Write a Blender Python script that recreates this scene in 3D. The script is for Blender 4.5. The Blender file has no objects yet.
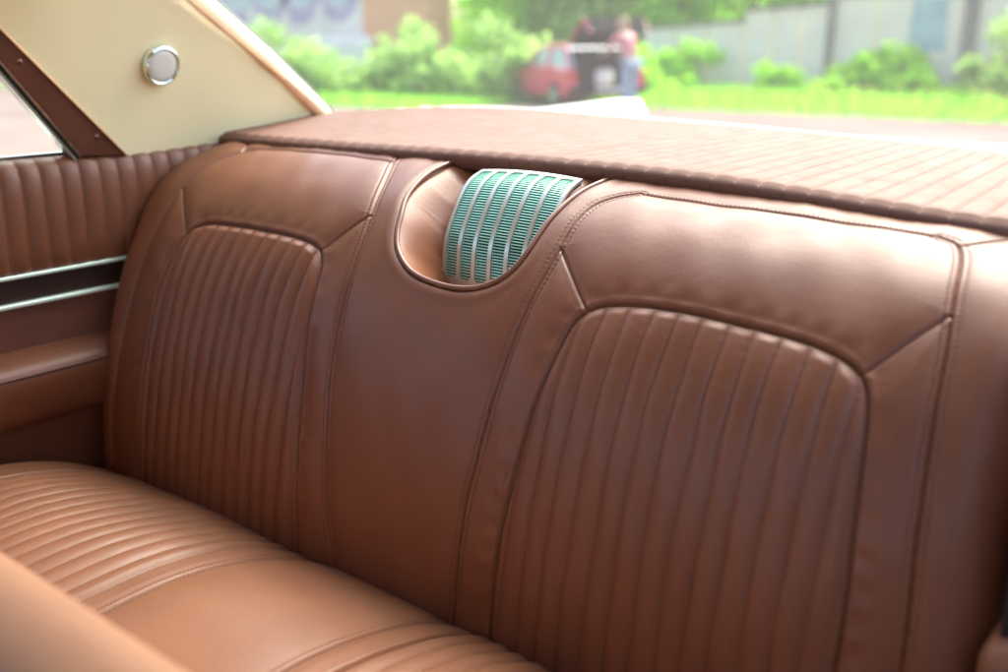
import bpy, math, random
import numpy as np
from mathutils import Vector, Matrix

# ------------------------------------------------------------------ camera, world, sun, exposure
scene = bpy.context.scene
C = scene.collection
cam_d = bpy.data.cameras.new('camera')
cam = bpy.data.objects.new('camera', cam_d); C.objects.link(cam)
scene.camera = cam
cam.location = (0.845, 0.0, 1.16)
cam.rotation_euler = (math.radians(90 - 16.5), 0, math.radians(38.4))
cam_d.lens = 35.0; cam_d.sensor_width = 36.0
cam_d.clip_start = 0.02; cam_d.clip_end = 600
cam_d.dof.use_dof = True; cam_d.dof.focus_distance = 1.29; cam_d.dof.aperture_fstop = 2.2

SUN_EL, SUN_AZ = math.radians(50), math.radians(-6)      # azimuth from +Y towards +X
world = bpy.data.worlds.new("World"); scene.world = world; world.use_nodes = True
wn = world.node_tree
bg = wn.nodes['Background']
sky = wn.nodes.new('ShaderNodeTexSky'); sky.sky_type = 'NISHITA'; sky.sun_disc = False
sky.sun_elevation = SUN_EL; sky.sun_rotation = SUN_AZ
sky.dust_density = 5.0; sky.air_density = 1.0
wn.links.new(sky.outputs[0], bg.inputs[0]); bg.inputs[1].default_value = 0.15
sun_d = bpy.data.lights.new('sun', 'SUN'); sun_d.energy = 1.0; sun_d.angle = math.radians(60); sun_d.color = (1, .97, .92)
sun = bpy.data.objects.new('sun', sun_d); C.objects.link(sun)
sd = Vector((math.sin(SUN_AZ)*math.cos(SUN_EL), math.cos(SUN_AZ)*math.cos(SUN_EL), math.sin(SUN_EL)))
sun.rotation_euler = sd.to_track_quat('Z', 'Y').to_euler()
scene.view_settings.view_transform = 'Standard'; scene.view_settings.look = 'None'
scene.view_settings.exposure = 2.1; scene.view_settings.gamma = 1.0
scene.cycles.max_bounces = 10; scene.cycles.diffuse_bounces = 6; scene.cycles.transparent_max_bounces = 16
scene.cycles.use_denoising = True
scene.cycles.sample_clamp_indirect = 6
RND = random.Random(7); NR = np.random.default_rng(5)

# ------------------------------------------------------------------ materials
def mat(name, col, rough=.5, metal=0., spec=.5, var=0., vscale=6., bump=0., bscale=200., bump2=0., b2scale=12., rvar=0., col2=None, coat=0., sheen=0.):
    m = bpy.data.materials.new(name); m.use_nodes = True
    nt = m.node_tree; N = nt.nodes; Lk = nt.links; p = N['Principled BSDF']
    p.inputs['Base Color'].default_value = (*col, 1); p.inputs['Roughness'].default_value = rough
    p.inputs['Metallic'].default_value = metal; p.inputs['Specular IOR Level'].default_value = spec
    if coat: p.inputs['Coat Weight'].default_value = coat; p.inputs['Coat Roughness'].default_value = .25
    if sheen: p.inputs['Sheen Weight'].default_value = sheen; p.inputs['Sheen Roughness'].default_value = .5
    tc = N.new('ShaderNodeTexCoord')
    def noise(s, d=4.):
        n = N.new('ShaderNodeTexNoise'); n.inputs['Scale'].default_value = s; n.inputs['Detail'].default_value = d
        Lk.new(tc.outputs['Object'], n.inputs['Vector']); return n
    if var:
        n = noise(vscale); r = N.new('ShaderNodeMapRange'); r.inputs['From Min'].default_value = .3; r.inputs['From Max'].default_value = .7
        Lk.new(n.outputs['Fac'], r.inputs['Value'])
        mx = N.new('ShaderNodeMix'); mx.data_type = 'RGBA'
        c2 = col2 or tuple(c*(1-var) for c in col)
        c1 = col if col2 else tuple(min(1, c*(1+var*.6)) for c in col)
        mx.inputs[6].default_value = (*c1, 1); mx.inputs[7].default_value = (*c2, 1)
        Lk.new(r.outputs[0], mx.inputs[0]); Lk.new(mx.outputs[2], p.inputs['Base Color'])
    if rvar:
        n = noise(vscale*3); r = N.new('ShaderNodeMapRange')
        r.inputs['From Min'].default_value = .3; r.inputs['From Max'].default_value = .7
        r.inputs['To Min'].default_value = rough - rvar; r.inputs['To Max'].default_value = rough + rvar
        Lk.new(n.outputs['Fac'], r.inputs['Value']); Lk.new(r.outputs[0], p.inputs['Roughness'])
    last = None
    for k, (st, sc, ty) in enumerate(((bump2, b2scale, 'n'), (bump, bscale, 'v'))):
        if not st: continue
        if ty == 'v':
            t = N.new('ShaderNodeTexVoronoi'); t.inputs['Scale'].default_value = sc; Lk.new(tc.outputs['Object'], t.inputs['Vector']); o = t.outputs['Distance']
        else: o = noise(sc, 3.).outputs['Fac']
        b = N.new('ShaderNodeBump'); b.inputs['Strength'].default_value = st; b.inputs['Distance'].default_value = .002 if ty == 'v' else .01
        Lk.new(o, b.inputs['Height'])
        if last: Lk.new(last.outputs[0], b.inputs['Normal'])
        last = b
    if last: Lk.new(last.outputs[0], p.inputs['Normal'])
    return m

LE = (0.158, 0.053, 0.0225)
M = {}
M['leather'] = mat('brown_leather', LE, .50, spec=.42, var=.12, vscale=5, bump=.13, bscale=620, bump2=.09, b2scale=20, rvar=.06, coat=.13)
M['pocket'] = mat('lit_pocket_leather', (.25, .088, .036), .42, var=.15, vscale=9, bump=.1, bscale=620, coat=.15)  # same brown leather, lightened to carry the light caught in the recess
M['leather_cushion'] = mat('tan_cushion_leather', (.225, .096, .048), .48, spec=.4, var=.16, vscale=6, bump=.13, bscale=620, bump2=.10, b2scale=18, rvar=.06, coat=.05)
M['leather_front'] = mat('front_seat_leather', (.44, .225, .125), .6, spec=.3, var=.08, vscale=5, bump=.1, bscale=700)
M['piping'] = mat('piping_leather', (.09, .03, .015), .38)
M['rim'] = mat('rim_piping_leather', (.17, .07, .038), .3)
M['thread'] = mat('brown_thread', (.30, .15, .085), .7)
M['thread_dark'] = mat('dark_thread', (.07, .026, .016), .7)
M['thread_mid'] = mat('mid_brown_thread', (.24, .11, .06), .7)
M['shelf'] = mat('shelf_leather', (.165, .082, .057), .7, spec=.32, var=.08, vscale=9, bump=.1, bscale=600, rvar=.05)
M['dark'] = mat('dark_cavity', (.015, .012, .01), .8)
M['brown_paint'] = mat('brown_trim', (.14, .055, .034), .4, var=.15, vscale=10, rvar=.06)
M['dark_band'] = mat('dark_brown_band', (.035, .018, .013), .35, var=.2, vscale=14)
M['chrome'] = mat('chrome', (.80, .90, .85), .12, metal=1)
M['screw'] = mat('bronze_screw', (.30, .17, .12), .3, metal=.8)
M['strip'] = mat('pale_bright_strip', (.72, .90, .78), .35, metal=.35)
M['satin'] = mat('satin_silver', (.62, .66, .60), .32, metal=.7)
M['slat'] = mat('green_metal_slat', (.38, .76, .60), .4, metal=.4)
M['cream'] = mat('cream_vinyl', (.92, .89, .56), .55, var=.05, vscale=5, bump=.04, bscale=300, bump2=.12, b2scale=4)
M['cream_trim'] = mat('peach_trim', (.86, .58, .36), .45, var=.08, vscale=20)
M['seal'] = mat('dark_green_seal', (.02, .06, .05), .4)
M['lens'] = mat('frosted_lens', (.72, .78, .72), .25, coat=.5)
M['carpet'] = mat('dark_carpet', (.05, .03, .025), .95, bump=.6, bscale=400)
M['headliner'] = mat('headliner', (.62, .55, .40), .8)
M['white_paint'] = mat('white_car_paint', (.72, .70, .66), .25, coat=.6)
M['pink_paint'] = mat('faded_pink_paint', (.36, .24, .22), .8, spec=.1)
def glass(dust=.03):
    m = bpy.data.materials.new('window_glass'); m.use_nodes = True; nt = m.node_tree; nt.nodes.clear()
    o = nt.nodes.new('ShaderNodeOutputMaterial'); mx = nt.nodes.new('ShaderNodeMixShader'); t = nt.nodes.new('ShaderNodeBsdfTransparent')
    g = nt.nodes.new('ShaderNodeBsdfGlossy'); f = nt.nodes.new('ShaderNodeFresnel'); f.inputs[0].default_value = 1.12
    t.inputs[0].default_value = (.93, .97, .94, 1); g.inputs['Roughness'].default_value = .02
    nt.links.new(f.outputs[0], mx.inputs[0]); nt.links.new(t.outputs[0], mx.inputs[1]); nt.links.new(g.outputs[0], mx.inputs[2]); nt.links.new(mx.outputs[0], o.inputs[0])
    d = nt.nodes.new('ShaderNodeBsdfTranslucent'); d.inputs[0].default_value = (.85, .85, .8, 1); m2 = nt.nodes.new('ShaderNodeMixShader'); m2.inputs[0].default_value = dust
    nt.links.new(mx.outputs[0], m2.inputs[1]); nt.links.new(d.outputs[0], m2.inputs[2]); nt.links.new(m2.outputs[0], o.inputs[0])
    return m
M['glass'] = glass(); M['dusty_glass'] = glass(.035)

# ------------------------------------------------------------------ helpers
def tag(o, label=None, cat=None, group=None, kind=None):
    if label: o['label'] = label
    if cat: o['category'] = cat
    if group: o['group'] = group
    if kind: o['kind'] = kind
    return o
def thing(name, label, cat, loc=(0, 0, 0), rotz=0., group=None):
    o = bpy.data.objects.new(name, None); C.objects.link(o); o.location = loc; o.rotation_euler = (0, 0, rotz)
    o.empty_display_size = .1
    return tag(o, label, cat, group)
def obj(name, V, Fc, m, parent=None, smooth=True, off=None, sharp=None):
    """V world-space vertices; parented without moving (parent is unrotated unless off given in local coords)."""
    V = np.asarray(V, float)
    if parent is not None and off is None:
        r = parent; o = np.zeros(3)
        while r is not None: o += np.array(r.location); r = r.parent
        V = V - o
    me = bpy.data.meshes.new(name)
    if isinstance(Fc, np.ndarray):
        nf, k = Fc.shape
        me.vertices.add(len(V)); me.vertices.foreach_set('co', V.astype(np.float32).ravel())
        me.loops.add(nf*k); me.loops.foreach_set('vertex_index', Fc.astype(np.int32).ravel())
        me.polygons.add(nf); me.polygons.foreach_set('loop_start', np.arange(0, nf*k, k, dtype=np.int32))
        me.update(calc_edges=True)
    else:
        me.from_pydata([tuple(v) for v in V], [], Fc); me.update()
    if smooth:
        me.polygons.foreach_set('use_smooth', np.ones(len(me.polygons), bool))
        if sharp: me.set_sharp_from_angle(angle=math.radians(sharp))
    me.materials.append(m)
    ob = bpy.data.objects.new(name, me); C.objects.link(ob)
    if parent is not None: ob.parent = parent
    return ob
class MB:
    def __init__(s): s.V = []; s.F = []
    def add(s, V, F):
        n = len(s.V); s.V += [tuple(v) for v in V]; s.F += [tuple(i+n for i in f) for f in F]; return s
    def box(s, a, b, bev=0.):
        (x0, y0, z0), (x1, y1, z1) = a, b
        if not bev:
            return s.add([(x0,y0,z0),(x1,y0,z0),(x1,y1,z0),(x0,y1,z0),(x0,y0,z1),(x1,y0,z1),(x1,y1,z1),(x0,y1,z1)],
                         [(0,3,2,1),(4,5,6,7),(0,1,5,4),(1,2,6,5),(2,3,7,6),(3,0,4,7)])
        import bmesh
        bm = bmesh.new(); bmesh.ops.create_cube(bm, size=1)
        for v in bm.verts: v.co = Vector(((x0+x1)/2+v.co.x*(x1-x0), (y0+y1)/2+v.co.y*(y1-y0), (z0+z1)/2+v.co.z*(z1-z0)))
        bmesh.ops.bevel(bm, geom=bm.edges[:], offset=bev, segments=3, affect='EDGES', profile=.5)
        bm.verts.index_update(); s.add([v.co[:] for v in bm.verts], [[v.index for v in f.verts] for f in bm.faces]); bm.free(); return s
    def tube(s, pts, r, n=8, cap=True):
        P = np.array(pts, float); m = len(P); R = np.broadcast_to(np.array(r, float), (m,))
        T = np.gradient(P, axis=0); T /= np.linalg.norm(T, axis=1, keepdims=True)+1e-12
        up = np.array([0, 0, 1.]) if abs(T[0][2]) < .9 else np.array([1., 0, 0])
        V = []
        a = np.cross(T[0], up); a /= np.linalg.norm(a)
        for i in range(m):
            a = a - T[i]*(a@T[i]); a /= np.linalg.norm(a); b = np.cross(T[i], a)
            for k in range(n):
                t = 2*math.pi*k/n; V.append(P[i]+R[i]*(math.cos(t)*a+math.sin(t)*b))
        F = [(i*n+k, i*n+(k+1) % n, (i+1)*n+(k+1) % n, (i+1)*n+k) for i in range(m-1) for k in range(n)]
        if cap: F += [tuple(range(n))[::-1], tuple((m-1)*n+k for k in range(n))]
        return s.add(V, F)
    def disc(s, c, ax, prof, n=40):
        """lathe: prof list of (radius, height along ax)"""
        c = np.array(c, float); ax = np.array(ax, float); ax /= np.linalg.norm(ax)
        u = np.cross(ax, [0, 0, 1.]) if abs(ax[2]) < .9 else np.cross(ax, [1., 0, 0]); u /= np.linalg.norm(u); v = np.cross(ax, u)
        V = [c+ax*h+r*(math.cos(2*math.pi*k/n)*u+math.sin(2*math.pi*k/n)*v) for r, h in prof for k in range(n)]
        m = len(prof)
        F = [(i*n+k, i*n+(k+1) % n, (i+1)*n+(k+1) % n, (i+1)*n+k) for i in range(m-1) for k in range(n)]
        F += [tuple(range(n))[::-1], tuple((m-1)*n+k for k in range(n))]
        return s.add(V, F)
    def prism(s, poly, d):
        """closed prism: poly 3D points (planar), extruded by vector d"""
        P = np.array(poly, float); n = len(P); d = np.array(d, float)
        return s.add(list(P)+list(P+d), [tuple(range(n)), tuple(range(n, 2*n))[::-1]]+[(k, (k+1) % n, n+(k+1) % n, n+k)[::-1] for k in range(n)])
    def build(s, name, m, parent=None, smooth=False, sharp=None, off=None):
        return obj(name, s.V, s.F, m, parent, smooth, off, sharp)
def kids(o): return [c for c in bpy.data.objects if c.parent == o]
def copy_tree(o, parent=None):
    c = o.copy(); C.objects.link(c)
    if parent is not None: c.parent = parent
    for ch in kids(o): copy_tree(ch, c)
    return c
def cr(pts, n=24):
    P = np.array(pts, float); P = np.vstack([2*P[0]-P[1], P, 2*P[-1]-P[-2]]); out = []
    for i in range(1, len(P)-2):
        t = np.linspace(0, 1, n, endpoint=False)[:, None]; a, b, c, d = P[i-1:i+3]
        out.append(.5*((2*b)+(c-a)*t+(2*a-5*b+4*c-d)*t**2+(3*b-a-3*c+d)*t**3))
    return np.vstack(out+[P[-2][None]])
def ss_(x, a, b): t = np.clip((x-a)/(b-a), 0, 1); return t*t*(3-2*t)
def pdist(X, Y, poly, closed=False):
    """distance and arc length along a polyline for flat arrays"""
    P = np.array(poly, float)
    if closed: P = np.vstack([P, P[:1]])
    best = np.full(X.shape, 9e9); arc = np.zeros(X.shape); acc = 0.
    for (ax, ay), (bx, by) in zip(P[:-1], P[1:]):
        dx, dy = bx-ax, by-ay; l2 = dx*dx+dy*dy
        if l2 < 1e-14: continue
        t = np.clip(((X-ax)*dx+(Y-ay)*dy)/l2, 0, 1); d = (X-ax-t*dx)**2+(Y-ay-t*dy)**2
        m = d < best; best = np.where(m, d, best); arc = np.where(m, acc+t*math.sqrt(l2), arc); acc += math.sqrt(l2)
    return np.sqrt(best), arc
def inside(X, Y, poly):
    P = np.array(poly); c = np.zeros(X.shape, bool); j = len(P)-1
    for i in range(len(P)):
        xi, yi = P[i]; xj, yj = P[j]
        if yi != yj: c ^= ((yi > Y) != (yj > Y)) & (X < (xj-xi)*(Y-yi)/(yj-yi)+xi)
        j = i
    return c
def resamp(P, step):
    P = np.array(P, float); l = np.r_[0, np.cumsum(np.linalg.norm(np.diff(P, axis=0), axis=1))]
    n = max(2, int(round(l[-1]/step))+1); q = np.linspace(0, l[-1], n)
    return np.stack([np.interp(q, l, P[:, k]) for k in range(P.shape[1])], 1)
def gridf(nu, nv):
    i = np.arange(nu*nv).reshape(nv, nu); return np.stack([i[:-1, :-1], i[:-1, 1:], i[1:, 1:], i[1:, :-1]], -1).reshape(-1, 4)
def submesh(V, F, mask):
    f = F[mask]; used = np.unique(f); re = np.full(len(V), -1); re[used] = np.arange(len(used)); return V[used], re[f]
def normals(P):
    tu = np.gradient(P, axis=1); tv = np.gradient(P, axis=0); n = np.cross(tu, tv); return n/(np.linalg.norm(n, axis=-1, keepdims=True)+1e-12)
def stitches(samples, nrm, L=.0032, w=.0006, pitch=.0058):
    """samples: 3D polyline on the surface; nrm: normals; makes little thread lozenges"""
    P = np.array(samples); l = np.r_[0, np.cumsum(np.linalg.norm(np.diff(P, axis=0), axis=1))]
    V = []; F = []
    for a in np.arange(pitch/2, l[-1]-L, pitch):
        p = [np.array([np.interp(a+k, l, P[:, j]) for j in range(3)]) for k in (0, L/2, L)]
        n = np.array([np.interp(a, l, nrm[:, j]) for j in range(3)]); n /= np.linalg.norm(n)
        t = p[2]-p[0]; t /= np.linalg.norm(t); s = np.cross(t, n)*w
        b = len(V)
        V += [p[0]-n*.0003, p[1]+s, p[1]+n*.0008, p[1]-s, p[2]-n*.0003]
        F += [(b, b+1, b+2), (b, b+2, b+3), (b+4, b+2, b+1), (b+4, b+3, b+2)]
    return V, F

# ------------------------------------------------------------------ rear bench backrest
PROF = cr([(.80,.40),(.796,.45),(.80,.50),(.807,.56),(.818,.62),(.833,.68),(.853,.74),(.880,.80),(.915,.855),(.955,.902),(1.0,.938),(1.05,.961),(1.10,.975),(1.15,.981),(1.20,.982),(1.27,.982)])
LP = np.r_[0, np.cumsum(np.hypot(*np.diff(PROF, axis=0).T))]; SMAX = LP[-1]-.05
R_END = .05
def base(u, s):
    y = np.interp(s, LP, PROF[:, 0]); z = np.interp(s, LP, PROF[:, 1]); e = 2e-3
    ty = np.interp(s+e, LP, PROF[:, 0])-np.interp(s-e, LP, PROF[:, 0]); tz = np.interp(s+e, LP, PROF[:, 1])-np.interp(s-e, LP, PROF[:, 1])
    l = np.hypot(ty, tz); ny, nz = -tz/l, ty/l
    X0 = np.where(u < 0, np.interp(s, [0, .3, .46, .575, .70, .85], [.650, .650, .655, .685, .672, .66]), .66)
    a = np.abs(u)-X0; sg = np.sign(u)
    ang = np.clip(a/R_END, 0, np.pi/2); ex = np.maximum(a-R_END*np.pi/2, 0)
    x = sg*(np.minimum(np.abs(u), X0)+R_END*np.sin(ang)); dep = R_END*(1-np.cos(ang))+ex
    w = np.clip((s-.1)/(.80-.1), 0, 1)
    za = np.interp(x, [-.7, -.4, 0, .3, .55, .7], [.010, .013, .010, .004, -.006, -.012])
    return np.stack([x, y-ny*dep-.035*np.clip(x/.7, 0, 1)**2*w, z-nz*dep+za*w**1.5], -1)

S1 = cr([(-.262,.735),(-.245,.705),(-.209,.6476),(-.168,.5602),(-.148,.4688),(-.136,.3908),(-.126,.3137),(-.115,.2384),(-.099,.1331),(-.086,.0799),(-.08,.0)], 8)
S2 = cr([(.205,.694),(.181,.676),(.166,.650),(.1615,.6124),(.163,.5657),(.162,.5258),(.159,.4902),(.154,.4158),(.148,.3475),(.143,.28),(.1382,.2393),(.1352,.1747),(.1335,.1298),(.133,.0849),(.132,0)], 8)
S3 = cr([(.574,.694),(.596,.682),(.609,.648),(.618,.5969),(.6225,.5699),(.6295,.5244),(.634,.4766),(.638,.4353),(.6425,.3881),(.646,.3419),(.650,.2946),(.653,.2487),(.656,.15),(.658,0)], 8)
S0 = cr([(-.578,.705),(-.600,.692),(-.618,.655),(-.627,.61),(-.632,.565),(-.633,.51),(-.63,.44),(-.632,.35),(-.638,.25),(-.644,.15),(-.648,0)], 8)
TR = cr([(.205,.694),(.25,.6935),(.3611,.6935),(.4447,.694),(.5006,.6965),(.5448,.6965),(.574,.694)], 8)
TL = cr([(-.578,.705),(-.545,.712),(-.45,.712),(-.35,.712),(-.29,.71),(-.245,.705)], 8)
T2 = np.array([(.600,.680),(.617,.702),(.634,.722),(.66,.75)])
T2L = np.array([(-.604,.690),(-.617,.706),(-.634,.724),(-.66,.75)])
INR = cr([(.6,0),(.598,.12),(.596,.2651),(.592,.3139),(.5885,.3613),(.5845,.4093),(.5800,.4400),(.5730,.4660),(.5625,.4835),(.5440,.4955),(.5147,.5037),(.4774,.5081),(.4001,.5108),(.3384,.5101),(.2961,.5066),(.2619,.5005),(.2395,.4880),(.2251,.4639),(.2175,.4204),(.2101,.3708),(.2041,.3183),(.1984,.2564),(.1940,.2012),(.1921,.1592),(.191,.12),(.19,0)], 6)
INL = cr([(-.555,0),(-.556,.12),(-.557,.2569),(-.5575,.3186),(-.5565,.3679),(-.5545,.4192),(-.5500,.4650),(-.5400,.4900),(-.5220,.5030),(-.4858,.5105),(-.394,.5133),(-.3127,.5126),(-.265,.5089),(-.2430,.5040),(-.2262,.4955),(-.2125,.474),(-.2035,.4346),(-.1930,.3715),(-.1805,.3021),(-.1722,.2257),(-.1655,.153),(-.160,.0967),(-.158,0)], 6)
DR1 = np.array([(.1632,.5640),(.2385,.4885)]); DR2 = np.array([(.5625,.4845),(.6222,.5690)])
DL1 = np.array([(-.6318,.5680),(-.5450,.4830)]); DL2 = np.array([(-.2262,.4975),(-.1720,.5676)])
UC = cr([(-.150,.85),(-.149,.7616),(-.1485,.7117),(-.146,.6655),(-.1345,.6156),(-.1158,.5753),(-.1004,.5427),(-.0805,.5167),(-.0479,.4950),(-.0115,.4852),(.0316,.4823),(.0681,.4870),(.0937,.4990),(.1115,.5169),(.1200,.5389),(.1230,.5665),(.1230,.6003),(.1235,.6449),(.1260,.6810),(.1320,.7217),(.1345,.7528),(.1345,.85)], 8)

DU = .0014
us = np.arange(-.80, .8001, DU); sv = np.arange(.004, SMAX, DU)
U, S = np.meshgrid(us, sv)
Bp = base(U, S); Nn = normals(Bp)
if np.mean(Nn[:, :, 1]) > 0: Nn = -Nn
sh = U.shape; Uf, Sf = U.ravel(), S.ravel()
def near(poly, pad=.14):
    P = np.array(poly); return (Uf > P[:, 0].min()-pad) & (Uf < P[:, 0].max()+pad) & (Sf > P[:, 1].min()-pad) & (Sf < P[:, 1].max()+pad)
def dist(poly):
    d = np.full(Uf.shape, 1.); a = np.zeros(Uf.shape); m = near(poly); d[m], a[m] = pdist(Uf[m], Sf[m], poly[::2] if len(poly) > 40 else poly); return d, a
disp = np.zeros(Uf.shape); alld = np.full(Uf.shape, 1.)
G = lambda x, s: np.exp(-(x/s)**2)
for poly, kind in ((S1,2),(S2,2),(S3,2),(S0,2),(TR,1),(TL,1),(T2,0),(T2L,0),(DR1,0),(DR2,0),(DL1,0),(DL2,0)):
    d, a = dist(poly); alld = np.minimum(alld, d)
    if kind == 2:
        disp += -.0023*G(d, .0016)+.0008*G(d-.0042, .0022)-.0006*G(d-.0078, .0016)
        disp += .00022*np.sin(a*2*np.pi/.0070)*G(d-.0065, .003)-.0007*G(d-.0072, .0010)
    elif kind == 1: disp += -.0016*G(d, .0016)+.0005*G(d-.004, .002)
    else: disp += -.0018*G(d, .0014)+.0003*G(d-.0045, .0025)
inR = inside(Uf, Sf, INR); inL = inside(Uf, Sf, INL); inU = inside(Uf, Sf, UC)
PITCH = .0302
flute_x = {}
def wob(x, s): return .0006*np.sin(s*19+x*47)+.0003*np.sin(s*53+x*91+1)+.0010*np.sin(x*63)
for poly, ins, key in ((INR, inR, 'R'), (INL, inL, 'L')):
    d, a = dist(poly); alld = np.minimum(alld, d)
    disp += -.0034*G(d, .0017)+.0007*G(d-.014, .010)*np.sin(a*2*np.pi/.037+2*np.sin(a*23))*~ins
    disp[~ins] += .0012*G(d[~ins]-.0060, .004)
    off = .4444 if key == 'R' else -.2935
    ph = (Uf-wob(Uf, Sf)-off)/PITCH; w = np.abs(np.sin(np.pi*ph))
    dd = np.where(ins, d, 0)
    amp = ss_(dd, .001, .014)
    fl = ((.0054 if key == 'R' else .0080)*(w**.52)-.0012)
    amp = amp*(1+.10*np.sin(np.floor(ph)*2.7+1)); vd = (.5-np.abs((ph % 1)-.5))*PITCH
    disp += np.where(ins, .00010*np.sin(Sf*2*np.pi/.0124)*G(vd-.003, .0035)+amp*fl+.0075*(1-np.exp(-dd/.05)), 0)
    flute_x[key] = off
dU, aU = dist(UC); 
alld = np.minimum(alld, np.where(inU, 1., dU))
disp += np.where(inR | inL | inU, 0, .0050*(1-np.exp(-alld/.016)))
# gentle hand-stuffed unevenness of the padding
disp += .0012*np.sin(Uf*23+Sf*11)*np.sin(Sf*17-Uf*7+1.3)+.0007*np.sin(Uf*61+1)*np.sin(Sf*43+Uf*20)
# recess for the speaker
D = np.interp(Sf, [0, .45, .50, .56, .62, .66, .70, .76, .9], [.098, .098, .097, .078, .048, .034, .024, .016, .014])
UW = np.interp(Sf, [.5, .60, .66], [.020, .030, .032])*np.where(Uf < -.01, 1+.55*ss_(Sf, .50, .56), 1.)
disp += np.where(inU, -D*ss_(dU, -.004, UW)-.001, 0)
disp += np.where(~inU, .0025*G(dU-.012, .010)-.003*G(dU, .004), 0)
Pd = Bp+Nn*disp.reshape(sh)[..., None]
Pf = Pd.reshape(-1, 3); Fg = gridf(len(us), len(sv))
if np.mean((np.cross(Pf[Fg[:, 1]]-Pf[Fg[:, 0]], Pf[Fg[:, 3]]-Pf[Fg[:, 0]]))[:, 1]) > 0: Fg = Fg[:, ::-1]
cu = Uf[Fg].mean(1); cs = Sf[Fg].mean(1)
def xat(poly, s):
    P = np.array(poly); o = np.argsort(P[:, 1]); return np.interp(s, P[o, 1], P[o, 0])
def sat(poly, u):
    P = np.array(poly); o = np.argsort(P[:, 0]); return np.interp(u, P[o, 0], P[o, 1])
fR, fL, fU = inR[Fg[:, 0]], inL[Fg[:, 0]], inU[Fg[:, 0]]
x1, x2, x3, x0 = xat(S1, cs), xat(S2, cs), xat(S3, cs), xat(S0, cs)
topR = sat(TR, np.clip(cu, .205, .574)); topL = sat(TL, np.clip(cu, -.578, -.245))
reg = np.full(len(Fg), 9)                                   # 9 = top band
centre = (cu > x1) & (cu < x2); reg[centre & (cs < .735)] = 0
modR = (cu >= x2) & (cu <= x3) & (cs < topR); modL = (cu >= x0) & (cu <= x1) & (cs < topL)
reg[modR] = 5; reg[modL] = 6                                # head rolls
def below(line, flip):
    (ax, ay), (bx, by) = line; return ay+(cu-ax)*(by-ay)/(bx-ax)
midR, midL = .40, -.38
sideR = modR & (((cu < .2385) & (cs < below(DR1, 0))) | ((cu > .5625) & (cs < below(DR2, 0))) | (cs < .48))
sideL = modL & (((cu < -.545) & (cs < below(DL1, 0))) | ((cu > -.2262) & (cs < below(DL2, 0))) | (cs < .48))
reg[sideR & (cu < midR)] = 1; reg[sideR & (cu >= midR)] = 2; reg[sideL & (cu < midL)] = 3; reg[sideL & (cu >= midL)] = 4
t2r = np.interp(cu, T2[:, 0], T2[:, 1], left=.68, right=.76); t2l = np.interp(-cu, -T2L[::1, 0], T2L[:, 1], left=.69, right=.76)
reg[(cu > x3) & (cs < t2r)] = 7; reg[(cu < x0) & (cs < t2l)] = 8
reg[fR] = 10; reg[fL] = 11; reg[fU] = 12
bench = thing('rear_bench', 'brown leather rear bench backrest with two fluted inserts and a grille in its top', 'seat backrest', (0, .85, .47))
parts = {}
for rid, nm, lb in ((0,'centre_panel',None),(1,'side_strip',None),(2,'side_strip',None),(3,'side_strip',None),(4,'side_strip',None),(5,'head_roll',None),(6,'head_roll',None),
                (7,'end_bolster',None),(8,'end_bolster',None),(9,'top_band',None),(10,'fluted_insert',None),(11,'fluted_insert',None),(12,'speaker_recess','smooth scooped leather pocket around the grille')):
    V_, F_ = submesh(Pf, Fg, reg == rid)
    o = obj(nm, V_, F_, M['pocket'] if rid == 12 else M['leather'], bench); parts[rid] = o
    if lb: o['label'] = lb
parts[10]['label'] = 'larger looking fluted insert, nearer the camera'; parts[11]['label'] = 'fluted insert beside the door'

Psurf = Pd; 
def surf_at(pts, lift=0.):
    P = np.array(pts); fi = (P[:, 0]-us[0])/DU; fj = (P[:, 1]-sv[0])/DU
    i = np.clip(fi.astype(int), 0, len(us)-2); j = np.clip(fj.astype(int), 0, len(sv)-2); a = np.clip(fi-i, 0, 1)[:, None]; b = np.clip(fj-j, 0, 1)[:, None]
    def lerp(A): return A[j, i]*(1-a)*(1-b)+A[j, i+1]*a*(1-b)+A[j+1, i]*(1-a)*b+A[j+1, i+1]*a*b
    n = lerp(Nn); return lerp(Psurf)+n*lift, n
def offset(poly, o):
    P = np.array(poly); T = np.gradient(P, axis=0); T /= np.linalg.norm(T, axis=1, keepdims=True)+1e-12; return P+np.stack([-T[:, 1], T[:, 0]], 1)*o
for poly, offs in ((S1,(-.0072,.0072)),(S2,(-.0072,.0072)),(S3,(-.0072,.0072)),(S0,(-.0072,.0072)),(TR,(.0045,)),(TL,(.0045,))):
    mb = MB()
    for o_ in offs:
        q = resamp(offset(poly, o_), .003); q = q[(q[:, 1] > .02)]
        p, n = surf_at(q, .0002); mb.add(*stitches(p, n, w=.0008))
    mb.build('seam_stitching', M['thread_dark'], bench)
for key, poly, rid in (('R', INR, 10), ('L', INL, 11)):
    q = resamp(poly, .003); q = q[q[:, 1] > .02]
    p, n = surf_at(q, .0006); MB().tube(p, .0013, 6).build('piping', M['piping'], parts[rid], smooth=True)
    lo, hi = poly[:, 0].min(), poly[:, 0].max(); mb = MB()
    for k in range(-12, 13):
        x = flute_x[key]+k*PITCH
        if not lo+.004 < x < hi-.004: continue
        q = np.stack([np.full(180, x), np.linspace(.03, .52, 180)], 1)
        q = q[inside(q[:, 0], q[:, 1], poly)]; d, _ = pdist(q[:, 0], q[:, 1], poly); q = q[d > .008]
        if len(q) > 8:
            q[:, 0] += .0010+wob(q[:, 0], q[:, 1]); p, n = surf_at(q, .0004); mb.add(*stitches(p, n, L=.0026, w=.0005, pitch=.0062))
    mb.build('flute_stitching', M['thread_dark'], parts[rid])
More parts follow.
